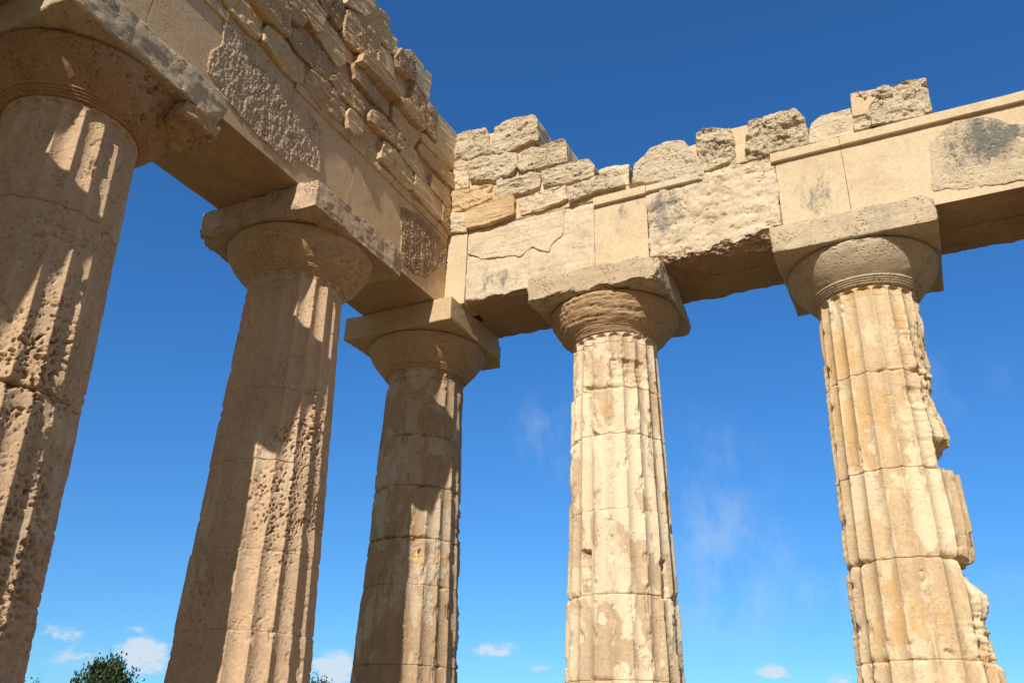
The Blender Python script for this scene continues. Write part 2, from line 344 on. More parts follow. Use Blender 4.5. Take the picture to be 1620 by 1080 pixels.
PATCHES=[
('L','pl1',[(-7.952,11.977),(-7.873,11.464),(-8.035,11.068),(-8.016,10.716),(-7.323,10.476),(-6.495,10.402),(-5.966,10.388),(-5.943,10.598),(-5.341,10.679),(-5.392,11.6),(-6.306,11.795),(-7.286,11.919)],0.012,0.012,0.035,'t'),
('L','pl2',[(-2.813,11.534),(-2.376,11.741),(-1.656,11.792),(-1.005,11.647),(-0.995,11.311),(-1.629,10.534),(-2.138,10.374),(-2.665,10.359)],0.012,0.012,0.045,'d'),
('R','pr1',[(10.541,11.455),(10.977,11.791),(11.454,11.725),(11.783,11.452),(12.118,11.274),(11.91,10.256),(11.561,10.321),(10.921,10.38),(10.406,10.463)],0.012,0.012,0.018,'k'),
]

# palette: lit limestone is a warm tan, restored pieces are paler and smoother
M = {
 'o': stone('weathered_limestone', (.50,.355,.215), (.60,.445,.285), g_amt=.25, d_amt=.35, bump=.8, strata=.9, pits=.6),
 'd': stone('dark_rough_limestone', (.40,.28,.18), (.52,.385,.26), g_amt=.45, d_amt=.4, bump=1., strata=.4, pits=1.),
 'p': stone('dressed_restoration_stone', (.56,.415,.27), (.62,.475,.315), g_amt=.08, d_amt=.12, bump=.35, pits=.25),
 'c': stone('cast_restoration_block', (.61,.505,.35), (.66,.56,.405), g_amt=.25, d_amt=.10, bump=.18, pits=.1),
 'g': stone('lichened_limestone', (.60,.51,.375), (.68,.60,.465), g_amt=.5, d_amt=.3, bump=1., strata=1.0, pits=.9),
 'h': stone('honey_limestone', (.57,.42,.24), (.64,.51,.33), g_amt=.12, d_amt=.35, bump=.7, strata=.8, pits=.5),
 't': stone('tooled_rough_limestone', (.58,.44,.31), (.67,.53,.39), g_amt=.10, d_amt=.15, bump=1., strata=.2, pits=1.0, fine=1.3),
 'k': stone('black_stained_limestone', (.54,.46,.33), (.62,.54,.40), grey=(.19,.18,.155), g_amt=.7, d_amt=.3, bump=.8, pits=.5),
 'm': stone('lime_mortar', (.64,.50,.345), (.69,.56,.40), g_amt=.04, d_amt=.08, bump=.45, pits=.2),
 'b': stone('architrave_limestone', (.64,.545,.40), (.69,.61,.475), g_amt=.5, d_amt=.28, bump=.75, pits=.35),
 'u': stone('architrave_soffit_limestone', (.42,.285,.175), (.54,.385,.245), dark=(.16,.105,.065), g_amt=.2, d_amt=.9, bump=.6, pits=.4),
 'A': stone('shaft_limestone', (.53,.385,.255), (.60,.45,.305), w_amt=.10, g_amt=.12, d_amt=.28, bump=.55, strata=.1, pits=.7),
 'B': stone('shaft_limestone_pale', (.54,.395,.27), (.61,.46,.32), w_amt=.06, g_amt=.12, d_amt=.22, bump=.5, strata=.1, pits=.6),
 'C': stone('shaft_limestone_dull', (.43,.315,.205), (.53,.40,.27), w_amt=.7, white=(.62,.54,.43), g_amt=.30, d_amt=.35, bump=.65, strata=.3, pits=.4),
 'D': stone('stuccoed_shaft_limestone', (.54,.42,.285), (.61,.50,.36), w_amt=.75, white=(.79,.70,.54), g_amt=.28, d_amt=.2, bump=.5, strata=.2, pits=.4),
 'E': stone('ochre_stuccoed_shaft_limestone', (.60,.46,.295), (.66,.535,.365), w_amt=.6, white=(.79,.69,.51), g_amt=.08, d_amt=.15, bump=.5, strata=.35, pits=.3),
 'a': stone('abacus_limestone', (.54,.44,.31), (.62,.53,.39), grey=(.33,.31,.26), g_amt=.85, d_amt=.3, bump=.8, strata=.5, pits=.7),
 'e': stone('echinus_limestone', (.51,.355,.215), (.59,.43,.275), g_amt=.25, d_amt=.45, bump=.7, strata=.5, pits=.7),
 'r': stone('red_stained_echinus_limestone', (.36,.20,.10), (.52,.36,.21), dark=(.14,.075,.04), g_amt=.12, d_amt=.9, bump=.8, strata=.5, pits=.9),
 'f': stone('trodden_floor', (.14,.094,.051), (.18,.122,.068), g_amt=.3, d_amt=.2, bump=.5, pits=.3),
}

# ------------------------------------------------------------------ builders
def axis_lines(a, b, res, r):
    n = max(1, int(round((b-a-2*r)/res)))
    mid = np.linspace(a+r, b-r, n+1)
    e = r*np.array([0, .12, .3, .55, .8])
    return np.concatenate([a+e, mid, (b-e)[::-1]]) if r > 0 else np.linspace(a, b, n+1)
def box_lattice(lo, hi, res, r):
    ax = [axis_lines(lo[k], hi[k], res, r) for k in range(3)]
    n = [len(a) for a in ax]
    quads = []
    for k in range(3):
        i, j = [q for q in range(3) if q != k]
        gi, gj = np.meshgrid(np.arange(n[i]), np.arange(n[j]), indexing='ij')
        for side in (0, n[k]-1):
            I = np.zeros(gi.shape+(3,), np.int64); I[..., i] = gi; I[..., j] = gj; I[..., k] = side
            code = (I[..., 0]*n[1]+I[..., 1])*n[2]+I[..., 2]
            q = np.stack([code[:-1,:-1], code[1:,:-1], code[1:,1:], code[:-1,1:]], -1).reshape(-1, 4)
            flip = (side == 0) ^ (k == 1)
            quads.append(q[:, ::-1] if flip else q)
    Q = np.concatenate(quads); u, inv = np.unique(Q, return_inverse=True)
    I = np.stack([u//(n[1]*n[2]), (u//n[2]) % n[1], u % n[2]], -1)
    V = np.stack([ax[k][I[:, k]] for k in range(3)], -1)
    return V, inv.reshape(-1, 4)
def carve(V, cuts, seed, rough=.06):
    """break off corners: every cut is (point, outward normal)"""
    for k, (p, n) in enumerate(cuts):
        n = np.array(n, float); n /= np.linalg.norm(n)
        d = (V-np.array(p)) @ n + rough*fbm(V, 3.2, 5, .55, seed+k*3.3) + rough*.5*np.abs(fbm(V, 9, 3, .5, seed+k))
        V = V - np.maximum(d, 0)[:, None]*n
    return V
def rock(name, lo, hi, mat, parent, res=.04, r=.03, amp=.015, freq=2.5, wear=.5, cuts=(), seed=1., rough=.06, pit=0., tint=None, strata=0., under=None, crack=0.):
    """a squared block with worn, rounded arrises and an uneven skin"""
    lo = np.array(lo, float); hi = np.array(hi, float)
    V, F = box_lattice(lo, hi, res, r)
    w = r*np.clip(.55+wear*1.3*fbm(V, 2.6, 5, .6, seed), .06, 1.9)
    w = np.minimum(w, .45*(hi-lo).min())[:, None]
    q = np.clip(V, lo+w, hi-w); d = V-q; l = np.linalg.norm(d, axis=1, keepdims=True)
    nrm = d/np.maximum(l, 1e-6)
    # deep lattice lines lie on the surface already; project the rounded ones
    V = q+nrm*np.minimum(l, w)
    n = amp*(.55*fbm(V, freq, 6, .55, seed+5)+.6*crag(V, freq*1.15, 6, .56, seed+6))
    if strata: n = n + strata*fbm(V, 1.0, 5, .6, seed+9, (1.6,1.6,13))
    if crack: n = n - crack*cracks(V, .9, seed+13)-crack*.7*cracks(V*np.array([1,1,1.6]), 2.3, seed+14, .05, .2)
    if pit:
        c = worley(V*np.array([8,8,10.])+seed); mk = sstep(fbm(V, 1.3, 3, .5, seed+2), -.05, .35)
        n = n - pit*mk*sstep(.42-c, 0, .28)
    V = V+nrm*n[:, None]
    V = carve(V, cuts, seed, rough)
    o = link(name, V, F, mat, parent, tint=tint(V) if tint else None, sharp=None)
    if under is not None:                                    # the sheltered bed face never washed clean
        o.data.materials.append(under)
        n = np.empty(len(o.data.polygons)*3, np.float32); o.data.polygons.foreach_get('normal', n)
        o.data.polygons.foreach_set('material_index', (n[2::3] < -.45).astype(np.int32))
    return o

def slab(name, poly, side, proud, depth, mat, parent, r=.05, amp=.03, res=.035, seed=1., base=.903, edge=.02, strata=.0, pit=0., tint=None, skew=0., freq=2.6, facet=0., cragw=.75, tilt=(0., 0.), strokes=0.):
    """a masonry stone: an irregular outline on the wall plane, a swollen rough face in front and a body running back into the wall.
    side 'L': wall plane x = base, outline is (y, z), front towards +x;  side 'R': wall plane y = -base, outline is (x, z), front towards -y"""
    P = np.array(poly, float); n = len(P)
    B = []
    for i in range(n):
        a, b = P[i], P[(i+1) % n]; k = max(2, int(np.linalg.norm(b-a)/res))
        B += [a+(b-a)*t for t in np.arange(k)/k]
    B = np.array(B)
    for _ in range(2): B = .25*np.roll(B, 1, 0)+.5*B+.25*np.roll(B, -1, 0)
    c = np.array([(P[:,0].max()+P[:,0].min())/2, (P[:,1].max()+P[:,1].min())/2])*.5 + B.mean(0)*.5
    e3 = np.c_[B, np.full(len(B), seed)]
    B = B+(B-c)/np.linalg.norm(B-c, axis=1)[:, None]*(edge*fbm(e3, 3.5, 5, .6, seed))[:, None]
    R = np.linalg.norm(B-c, axis=1); nr = max(4, int(R.max()/res)); nb = len(B)
    S = np.linspace(0, 1, nr+1)[1:]
    # a few extra rings close to the rim for the rounding
    rim = 1-np.array([.8,.6,.42,.26,.14,.06,.02])*r/np.median(R)
    S = np.unique(np.concatenate([S[S < rim[0]-.01], rim, [1.0]]))
    UV = [c[None]]; D = [np.array([R.min()])]
    # true distance to the outline
    for s in S:
        q = c+(B-c)*s; UV.append(q)
        D.append(np.sqrt(((q[:, None]-B[None])**2).sum(2)).min(1))
    UV = np.concatenate(UV); D = np.concatenate(D)
    t = np.clip(D/r, 0, 1); h = proud-r*(1-np.sqrt(np.clip(1-(1-t)**2, 0, 1)))
    W = np.c_[UV, np.full(len(UV), seed*3.1)]
    nz = amp*(.55*fbm(W, freq, 6, .58, seed+4)+cragw*crag(W, freq*1.1, 6, .57, seed+5))
    if facet: nz = nz+facet*(cells(W*np.array([3.3, 4.5, 1.])+seed)+.4*cells(W*np.array([9, 12, 1.])+seed*1.7))-.02*cracks(W, 1.6, seed+21, .05, 0.)
    if strata: nz = nz + strata*fbm(W, 1., 5, .62, seed+8, (1.6, 14, 1))
    if strokes: nz = nz + strokes*(fbm(W, 1., 4, .65, seed+15, (19, 8, 1))-.6*np.maximum(fbm(W, 2.2, 4, .6, seed+16), 0)+.5*fbm(W, 34, 2, .5, seed+17))
    if pit:
        w = worley(W*np.array([9, 11, 1.])+seed); nz = nz - pit*sstep(.42-w, 0, .3)*sstep(fbm(W, 1.4, 3, .5, seed+2), -.1, .3)
    h = h+nz*np.clip(.35+t, 0, 1)+skew*(UV[:, 1]-c[1])+tilt[0]*(UV[:, 0]-c[0])+tilt[1]*(UV[:, 1]-c[1])
    nv = len(UV)
    ns = max(2, int((depth+proud)/max(res*1.6, .05)))
    rows = []
    ring0 = 1+(len(S)-1)*nb
    h0 = h[ring0:ring0+nb]
    for k in range(1, ns+1):
        d = h0+(-depth-h0)*k/ns
        q3 = np.c_[B, d]
        q = B+(B-c)/np.linalg.norm(B-c, axis=1)[:, None]*((amp*.9)*fbm(q3, 3, 5, .55, seed+6)-amp*.3)[:, None]
        UV = np.concatenate([UV, q]); h = np.concatenate([h, d])
    UV = np.concatenate([UV, c[None]]); h = np.concatenate([h, [-depth]])
    if side == 'L': V = np.c_[base+h, UV[:, 0], UV[:, 1]]
    else: V = np.c_[UV[:, 0], -base-h, UV[:, 1]]
    i = np.arange(nb); j = (i+1) % nb
    tri = [np.stack([np.zeros(nb, int), 1+i, 1+j], 1)]
    Q = []
    nl = len(S)+ns
    for k in range(nl-1):
        a = 1+k*nb; b = a+nb
        Q.append(np.stack([a+i, b+i, b+j, a+j], 1))
    last = 1+(nl-1)*nb
    tri.append(np.stack([np.full(nb, len(V)-1), last+j, last+i], 1))
    F = flip_if_inside(V-V.mean(0), [np.concatenate(Q), np.concatenate(tri)])
    return link(name, V, F, mat, parent, tint=tint(V) if tint else None, sharp=None)

# ------------------------------------------------------------------ ground
def structure(name, V, F, mat):
    o = link(name, V, F, mat, smooth=False); o['kind'] = 'structure'; return o
def soil():
    mt = bpy.data.materials.new('dry_ground'); mt.use_nodes = True; nt = mt.node_tree; bs = nt.nodes['Principled BSDF']
    g = nt.nodes.new('ShaderNodeNewGeometry'); n = nt.nodes.new('ShaderNodeTexNoise'); n.inputs['Scale'].default_value = .35; n.inputs['Detail'].default_value = 10
    r = nt.nodes.new('ShaderNodeValToRGB'); r.color_ramp.elements[0].color = (.07,.08,.03,1); r.color_ramp.elements[1].color = (.20,.16,.09,1)
    r.color_ramp.elements[0].position = .38; r.color_ramp.elements[1].position = .62
    nt.links.new(g.outputs['Position'], n.inputs['Vector']); nt.links.new(n.outputs['Fac'], r.inputs[0]); nt.links.new(r.outputs[0], bs.inputs['Base Color'])
    bs.inputs['Roughness'].default_value = 1; return mt
gx = np.array([[-2500,-2500,-1.65],[2500,-2500,-1.65],[2500,2500,-1.65],[-2500,2500,-1.65]], float)
structure('ground', gx, np.array([[0,1,2,3]]), soil())
def step(name, x0, y1, z0, z1):
    V, F = box_lattice((x0, -34, z0), (26, y1, z1), 3.0, .02); structure(name, V, F, M['f'])
for k in range(3):
    step('stylobate_step' if k else 'stylobate', -1.35-.4*k, 1.35+.4*k, -.55*(k+1)+(.0 if k else 0), -.55*k)

# ------------------------------------------------------------------ columns
ZN = 8.98; ZS = 8.80; ZB = 9.662; ZA = 10.19
NF = 20; PH = R_(9.5)
def srad(z): return 1.1027-.03083*z
def adiff(a, b): return (a-b+math.pi) % (2*math.pi)-math.pi
def shaft(th, z, key, cxy, seed):
    """radius and tint of a fluted, weathered shaft at angle th and height z (flat arrays)"""
    S = SPEC[key]
    R = srad(z)
    X = np.c_[np.cos(th)*R+cxy[0], np.sin(th)*R+cxy[1], z]
    u = ((th-PH)/(2*math.pi/NF)) % 1*2-1
    zt = ZN-.012-.085*u*u                                   # the flutes run out in round scoops under the rings
    fd = S.get('fd', .076)*R*np.clip(1-np.abs(u)**2.0, 0, 1)*np.clip((zt-z)/.018, 0, 1)
    wear = sstep(fbm(X, .8, 4, .55, seed)+S['wear'], .12, .62)*S.get('wmax', .8)
    for (ta, tw, zc, zw, amt) in S.get('worn', ()):
        g = np.exp(-(adiff(th, R_(ta))/R_(tw))**2-((z-zc)/zw)**2); wear = np.maximum(wear, amt*sstep(g+.35*fbm(X, 1.6, 4, .6, seed+2), .25, .7))
    fine = fbm(X, 5, 6, .6, seed+1)
    r = R-fd*(1-.45*wear)-wear*(.014+.022*(.5+.5*fbm(X, 2.2, 5, .6, seed+3)))
    r = r+S.get('rough', .003)*fine*(1+2.4*wear)
    # chipped arrises
    chip = sstep(np.abs(u), .55, .95)*np.maximum(fbm(X, 3.1, 5, .6, seed+7)-.12+S.get('chip', 0), 0)
    r = r-.085*np.minimum(chip, .5)
    # stratified weathering
    st = np.zeros_like(r)
    for (ta, tw, z0, z1, amt) in S.get('strata', ()):
        g = np.exp(-(adiff(th, R_(ta))/R_(tw))**2)*sstep(z, z0-.25, z0+.1)*(1-sstep(z, z1-.1, z1+.25)); st = np.maximum(st, g*amt)
    if S.get('strata'):
        r = r+st*(fbm(X, 1., 5, .62, seed+11, (2.4,2.4,15))-.3)
    r = r-.016*cracks(X, .8, seed+71, .018, .12)-.012*cracks(X*np.array([1,1,2.2]), 1.5, seed+72, .025, .25)
    # solution pits
    pm = S.get('sparse', 0.)*sstep(fbm(X, 1.6, 4, .6, seed+5), .0, .45)
    for (ta, tw, zc, zw, amt) in S.get('pits', ()):
        g = np.exp(-(adiff(th, R_(ta))/R_(tw))**2-((z-zc)/zw)**2); pm = np.maximum(pm, amt*sstep(g+.42*fbm(X, 1.9, 5, .65, seed+4), .10, .85))
    ix = np.where(pm > .02)[0]
    if len(ix):
        Y = X[ix]; wv = .12*np.c_[fbm(Y, 4, 3, .5, 1.), fbm(Y, 4, 3, .5, 2.), fbm(Y, 4, 3, .5, 3.)]
        a = worley((Y+wv*.6)*np.array([8.5,8.5,13.])+seed); b = worley((Y+wv*.5)*np.array([14,14,22.])+seed*2)
        lim = .30+.14*fbm(Y, 1.1, 3, .5, seed+8)
        r[ix] -= pm[ix]*(.068*sstep(lim-a, 0, .10)+.036*sstep(.36-b, 0, .12)+.008*np.maximum(crag(Y, 4, 5, .6, seed+6, (1,1,1.8)), 0))
    # stucco still filling the flutes
    pl = np.zeros_like(r); oc = np.zeros_like(r)
    if S.get('stucco', -9) > -5:
        f = fbm(X, 1.25, 5, .55, seed+13, (1,1,.8)) + S['stucco'] - .25*np.abs(u)**3
        pl = sstep(f, .20, .25); r = r+.009*pl*(1-wear*.3)
        oc = sstep(fbm(X, 1.5, 5, .6, seed+17, (1,1,.85))+S.get('ochre', 0), .28, .40)*sstep(-np.abs(u), -.95, -.6)
        pl = pl*(1-oc)*(1-sstep(st, .002, .012))
    for (ta, tw, z0, z1, amt) in S.get('white', ()):
        g = sstep(R_(tw)-np.abs(adiff(th, R_(ta)))+.06*fbm(X, 3, 4, .6, seed+19), -.02, .03)*sstep(z+.15*fine, z0-.04, z0+.02)*(1-sstep(z+.15*fine, z1-.02, z1+.04))
        pl = np.maximum(pl, g*amt); r = r+.010*g
    for (ta, tw, z0, z1, amt) in S.get('orange', ()):
        g = sstep(R_(tw)-np.abs(adiff(th, R_(ta)))+.05*fbm(X, 3, 4, .6, seed+23), -.02, .03)*sstep(z+.15*fine, z0-.04, z0+.02)*(1-sstep(z+.15*fine, z1-.02, z1+.04))
        oc = np.maximum(oc, g*amt)
    # hollows broken or cut into the shaft: angle, half width, bottom, top, depth
    for (ta, tw, z0, z1, dep) in S.get('hollow', ()):
        e = .22*fbm(X, 2.6, 5, .6, seed+29)
        g = sstep(R_(tw)-np.abs(adiff(th, R_(ta)))+.35*e*R_(tw)/.2*.3, 0, .05)*sstep(z+.45*e, z0, z0+.06)*(1-sstep(z+.3*e, z1-.05, z1))
        r = r-dep*g*(1+.6*fbm(X, 3.5, 5, .6, seed+31, (1,1,2.5)))
    # sector broken away down one side: angle, half width, profile [(z, depth)]
    for (ta, tw, prof) in S.get('broken', ()):
        zz = np.array([p[0] for p in prof]); dd = np.array([p[1] for p in prof])
        dep = np.interp(z+.05*fbm(X, 3, 4, .6, seed+37), zz, dd)
        g = sstep(np.cos(adiff(th, R_(ta)))-math.cos(R_(tw)), 0, .28)
        r = r-g*dep*(1+.35*fbm(X, 2.4, 5, .6, seed+41))-g*np.minimum(dep*3, .3)*(.17*cells(X*np.array([3.2,3.2,5.5])+seed)+.06*cells(X*np.array([8,8,14.])+seed*2))
    tint = np.stack([np.clip(pl, 0, 1), np.zeros_like(r), np.clip(oc, 0, 1)], 1)
    return r, tint, wear
def column(key, cxy, label, spec_seed, res=1, rot=0.):
    S = SPEC[key]
    T = thing('temple_column', label, 'column', (cxy[0], cxy[1], 0), 'columns of the ruined temple')
    nth = S.get('nth', 460)//res; th = np.arange(nth)/nth*2*math.pi
    joints = [0.]+sorted(S['joints'])+[ZS]
    rs = random.Random(spec_seed)
    for k in range(len(joints)-1):
        a, b = joints[k], joints[k+1]
        if b-a < .1: continue
        dz = S.get('dz', .019)*res
        if b < 2.2: dz = .06*res
        e = np.array([0, .004, .010, .018, .03, .045])
        zc = np.concatenate([a+.0015+e, np.linspace(a+.06, b-.06, max(2, int((b-a-.12)/dz))), (b-.0015-e)[::-1]])
        TH, Z = np.meshgrid(th, zc); tf, zf = TH.ravel(), Z.ravel()
        r, tint, wear = shaft(tf, zf, key, cxy, spec_seed)
        X = np.c_[np.cos(tf)+cxy[0], np.sin(tf)+cxy[1], zf]
        # open, chipped joints
        dj = np.minimum(zf-a, b-zf)
        jw = np.where(zf-a < b-zf, S.get('jw', {}).get(a, .5), S.get('jw', {}).get(b, .5))
        nn = fbm(X, 2.8, 5, .6, spec_seed+51)
        r = r-(.004+.016*jw)*np.exp(-(dj/.008)**2)-jw*.16*np.maximum(nn-.08, 0)*np.exp(-(dj/.05)**2)-jw*.05*np.maximum(nn+.2, 0)*np.exp(-(dj/.02)**2)
        ox, oy = rs.uniform(-.008, .008), rs.uniform(-.008, .008); r = r*(1+rs.uniform(-.004, .004))
        V = np.c_[np.cos(tf)*r+cxy[0]+ox, np.sin(tf)*r+cxy[1]+oy, zf]
        nz = len(zc); i = np.arange(nth); j = (i+1) % nth
        Q = np.concatenate([np.stack([q*nth+i, q*nth+j, (q+1)*nth+j, (q+1)*nth+i], 1) for q in range(nz-1)])
        V = np.concatenate([V, [[cxy[0], cxy[1], zc[0]], [cxy[0], cxy[1], zc[-1]]]]); nv = len(V)
        tri = np.concatenate([np.stack([np.full(nth, nv-2), j, i], 1), np.stack([np.full(nth, nv-1), (nz-1)*nth+i, (nz-1)*nth+j], 1)])
        tint = np.concatenate([tint, np.zeros((2, 3))])
        link('drum', V, [Q, tri], M[S['mat']], T, tint=tint)
    # capital: neck with the ends of the flutes, necking rings and echinus in one turned piece, and the abacus on top
    cap = S['cap']
    pz = [(srad(ZS), ZS+.002), (srad(ZS), ZS+.006)]+[(srad(z), z) for z in np.linspace(ZS+.012, ZN-.004, 20)]
    nneck = len(pz)
    ann = []
    z0, z1, r0, r1 = ZN, 9.105, srad(ZN)+.022, .95
    for k in range(4):
        for f, o in ((0, -.012), (.10, .006), (.35, .016), (.65, .016), (.9, .006)):
            s = (k+f)/4; ann.append((r0+(r1-r0)*s+o, z0+(z1-z0)*s))
    prof = [(.955, 9.115), (1.01, 9.165), (1.075, 9.235), (1.135, 9.31), (1.19, 9.395), (1.235, 9.475), (1.268, 9.55), (1.282, 9.60), (1.275, 9.63), (1.255, 9.652), (1.22, 9.660)]
    pr = np.array(prof); tt = np.linspace(0, len(pr)-1, 42)
    prof = np.c_[np.interp(tt, np.arange(len(pr)), pr[:,0]), np.interp(tt, np.arange(len(pr)), pr[:,1])]
    for _ in range(2): prof[1:-1] = .25*prof[:-2]+.5*prof[1:-1]+.25*prof[2:]
    P = np.concatenate([np.array(pz), np.array(ann), prof]); npz = len(P)
    nth = 440//res; th = np.arange(nth)/nth*2*math.pi
    TH = np.tile(th, npz); PR = np.repeat(P[:,0], nth); Z = np.repeat(P[:,1], nth); K = np.repeat(np.arange(npz), nth)
    r = PR.copy(); nk = K < nneck
    rn, tn, wn_ = shaft(TH[nk], Z[nk], key, cxy, spec_seed)
    # flutes run out in a scoop just below the rings
    r[nk] = rn
    X = np.c_[np.cos(TH)*PR+cxy[0], np.sin(TH)*PR+cxy[1], Z]
    sd = spec_seed+61
    isann = (K >= nneck) & (K < nneck+len(ann)); ise = K >= nneck+len(ann)
    w_ann = cap.get('rings', 1.)
    base = np.interp(Z, [ZN, 9.105], [r0, r1])
    if w_ann < 1: r[isann] = (base+(PR-base)*w_ann+(1-w_ann)*(.03*fbm(X, 1, 5, .6, sd+2, (1.5,1.5,16))-.01))[isann]
    am = cap['amp']
    disp = am*fbm(X, 2.3, 6, .58, sd)
    if cap.get('strata'): disp = disp+cap['strata']*(fbm(X, 1., 5, .62, sd+3, (2.0,2.0,24))-.15)
    for (ta, tw, zc, zw, amt) in cap.get('pits', ()):
        g = np.exp(-(adiff(TH, R_(ta))/R_(tw))**2-((Z-zc)/zw)**2); g = amt*sstep(g+.25*fbm(X, 1.7, 4, .6, sd+4), .25, .6)
        a = worley(X*np.array([7.,7.,9.])+sd); disp = disp-g*(.075*sstep(.5-a, 0, .3)+.03*np.abs(fbm(X, 4, 4, .6, sd+5)))
    for (ta, tw, dep) in cap.get('bite', ()):
        g = sstep(np.cos(adiff(TH, R_(ta)))-math.cos(R_(tw)), 0, .12)*sstep(Z, 9.2, 9.5); disp = disp-g*dep*(1+.7*fbm(X, 2.5, 5, .6, sd+6))
    r = r+np.where(ise, disp*sstep(Z, 9.1, 9.2)*(1-.8*sstep(Z, 9.62, 9.66)), np.where(isann, disp*.25, 0))
    V = np.c_[np.cos(TH)*r+cxy[0], np.sin(TH)*r+cxy[1], Z]
    def turned(name, k0, k1, mat, tint=None):
        i = np.arange(nth); j = (i+1) % nth; n = k1-k0
        v = V[k0*nth:k1*nth]
        Q = np.concatenate([np.stack([q*nth+i, q*nth+j, (q+1)*nth+j, (q+1)*nth+i], 1) for q in range(n-1)])
        v = np.concatenate([v, [[cxy[0], cxy[1], P[k0,1]], [cxy[0], cxy[1], P[k1-1,1]]]]); nv = len(v)
        tri = np.concatenate([np.stack([np.full(nth, nv-2), j, i], 1), np.stack([np.full(nth, nv-1), (n-1)*nth+i, (n-1)*nth+j], 1)])
        link(name, v, [Q, tri], mat, T, tint=None if tint is None else np.concatenate([tint, np.zeros((2, 3))]))
    turned('necking', 0, nneck, M[S['mat']], tn)
    turned('echinus', nneck, npz, M[cap['mat']])
    AB = 1.32; off = np.array([cxy[0], cxy[1], 0])
    cuts = [(off+np.array(p), n) for p, n in cap.get('cuts', ())]
    rock('abacus', (cxy[0]-AB, cxy[1]-AB, ZB), (cxy[0]+AB, cxy[1]+AB, ZA-.003), M[cap.get('amat', 'a')], T, res=.035*res, r=cap.get('ar', .055), amp=cap.get('aamp', .02),
         freq=3, wear=1.3, cuts=cuts, seed=sd+9, rough=cap.get('arough', .07), pit=cap.get('apit', .0), strata=cap.get('astrata', .006), crack=cap.get('crack', .02))
    for lo, hi, r_, a_ in cap.get('lumps', ()):             # uncut or broken mass left under a corner of the abacus
        rock('broken_bracket', off+np.array(lo), off+np.array(hi), M['e'], T, res=.03, r=r_, amp=a_, freq=4.5, wear=.6, seed=sd+12, pit=.07)
    return T
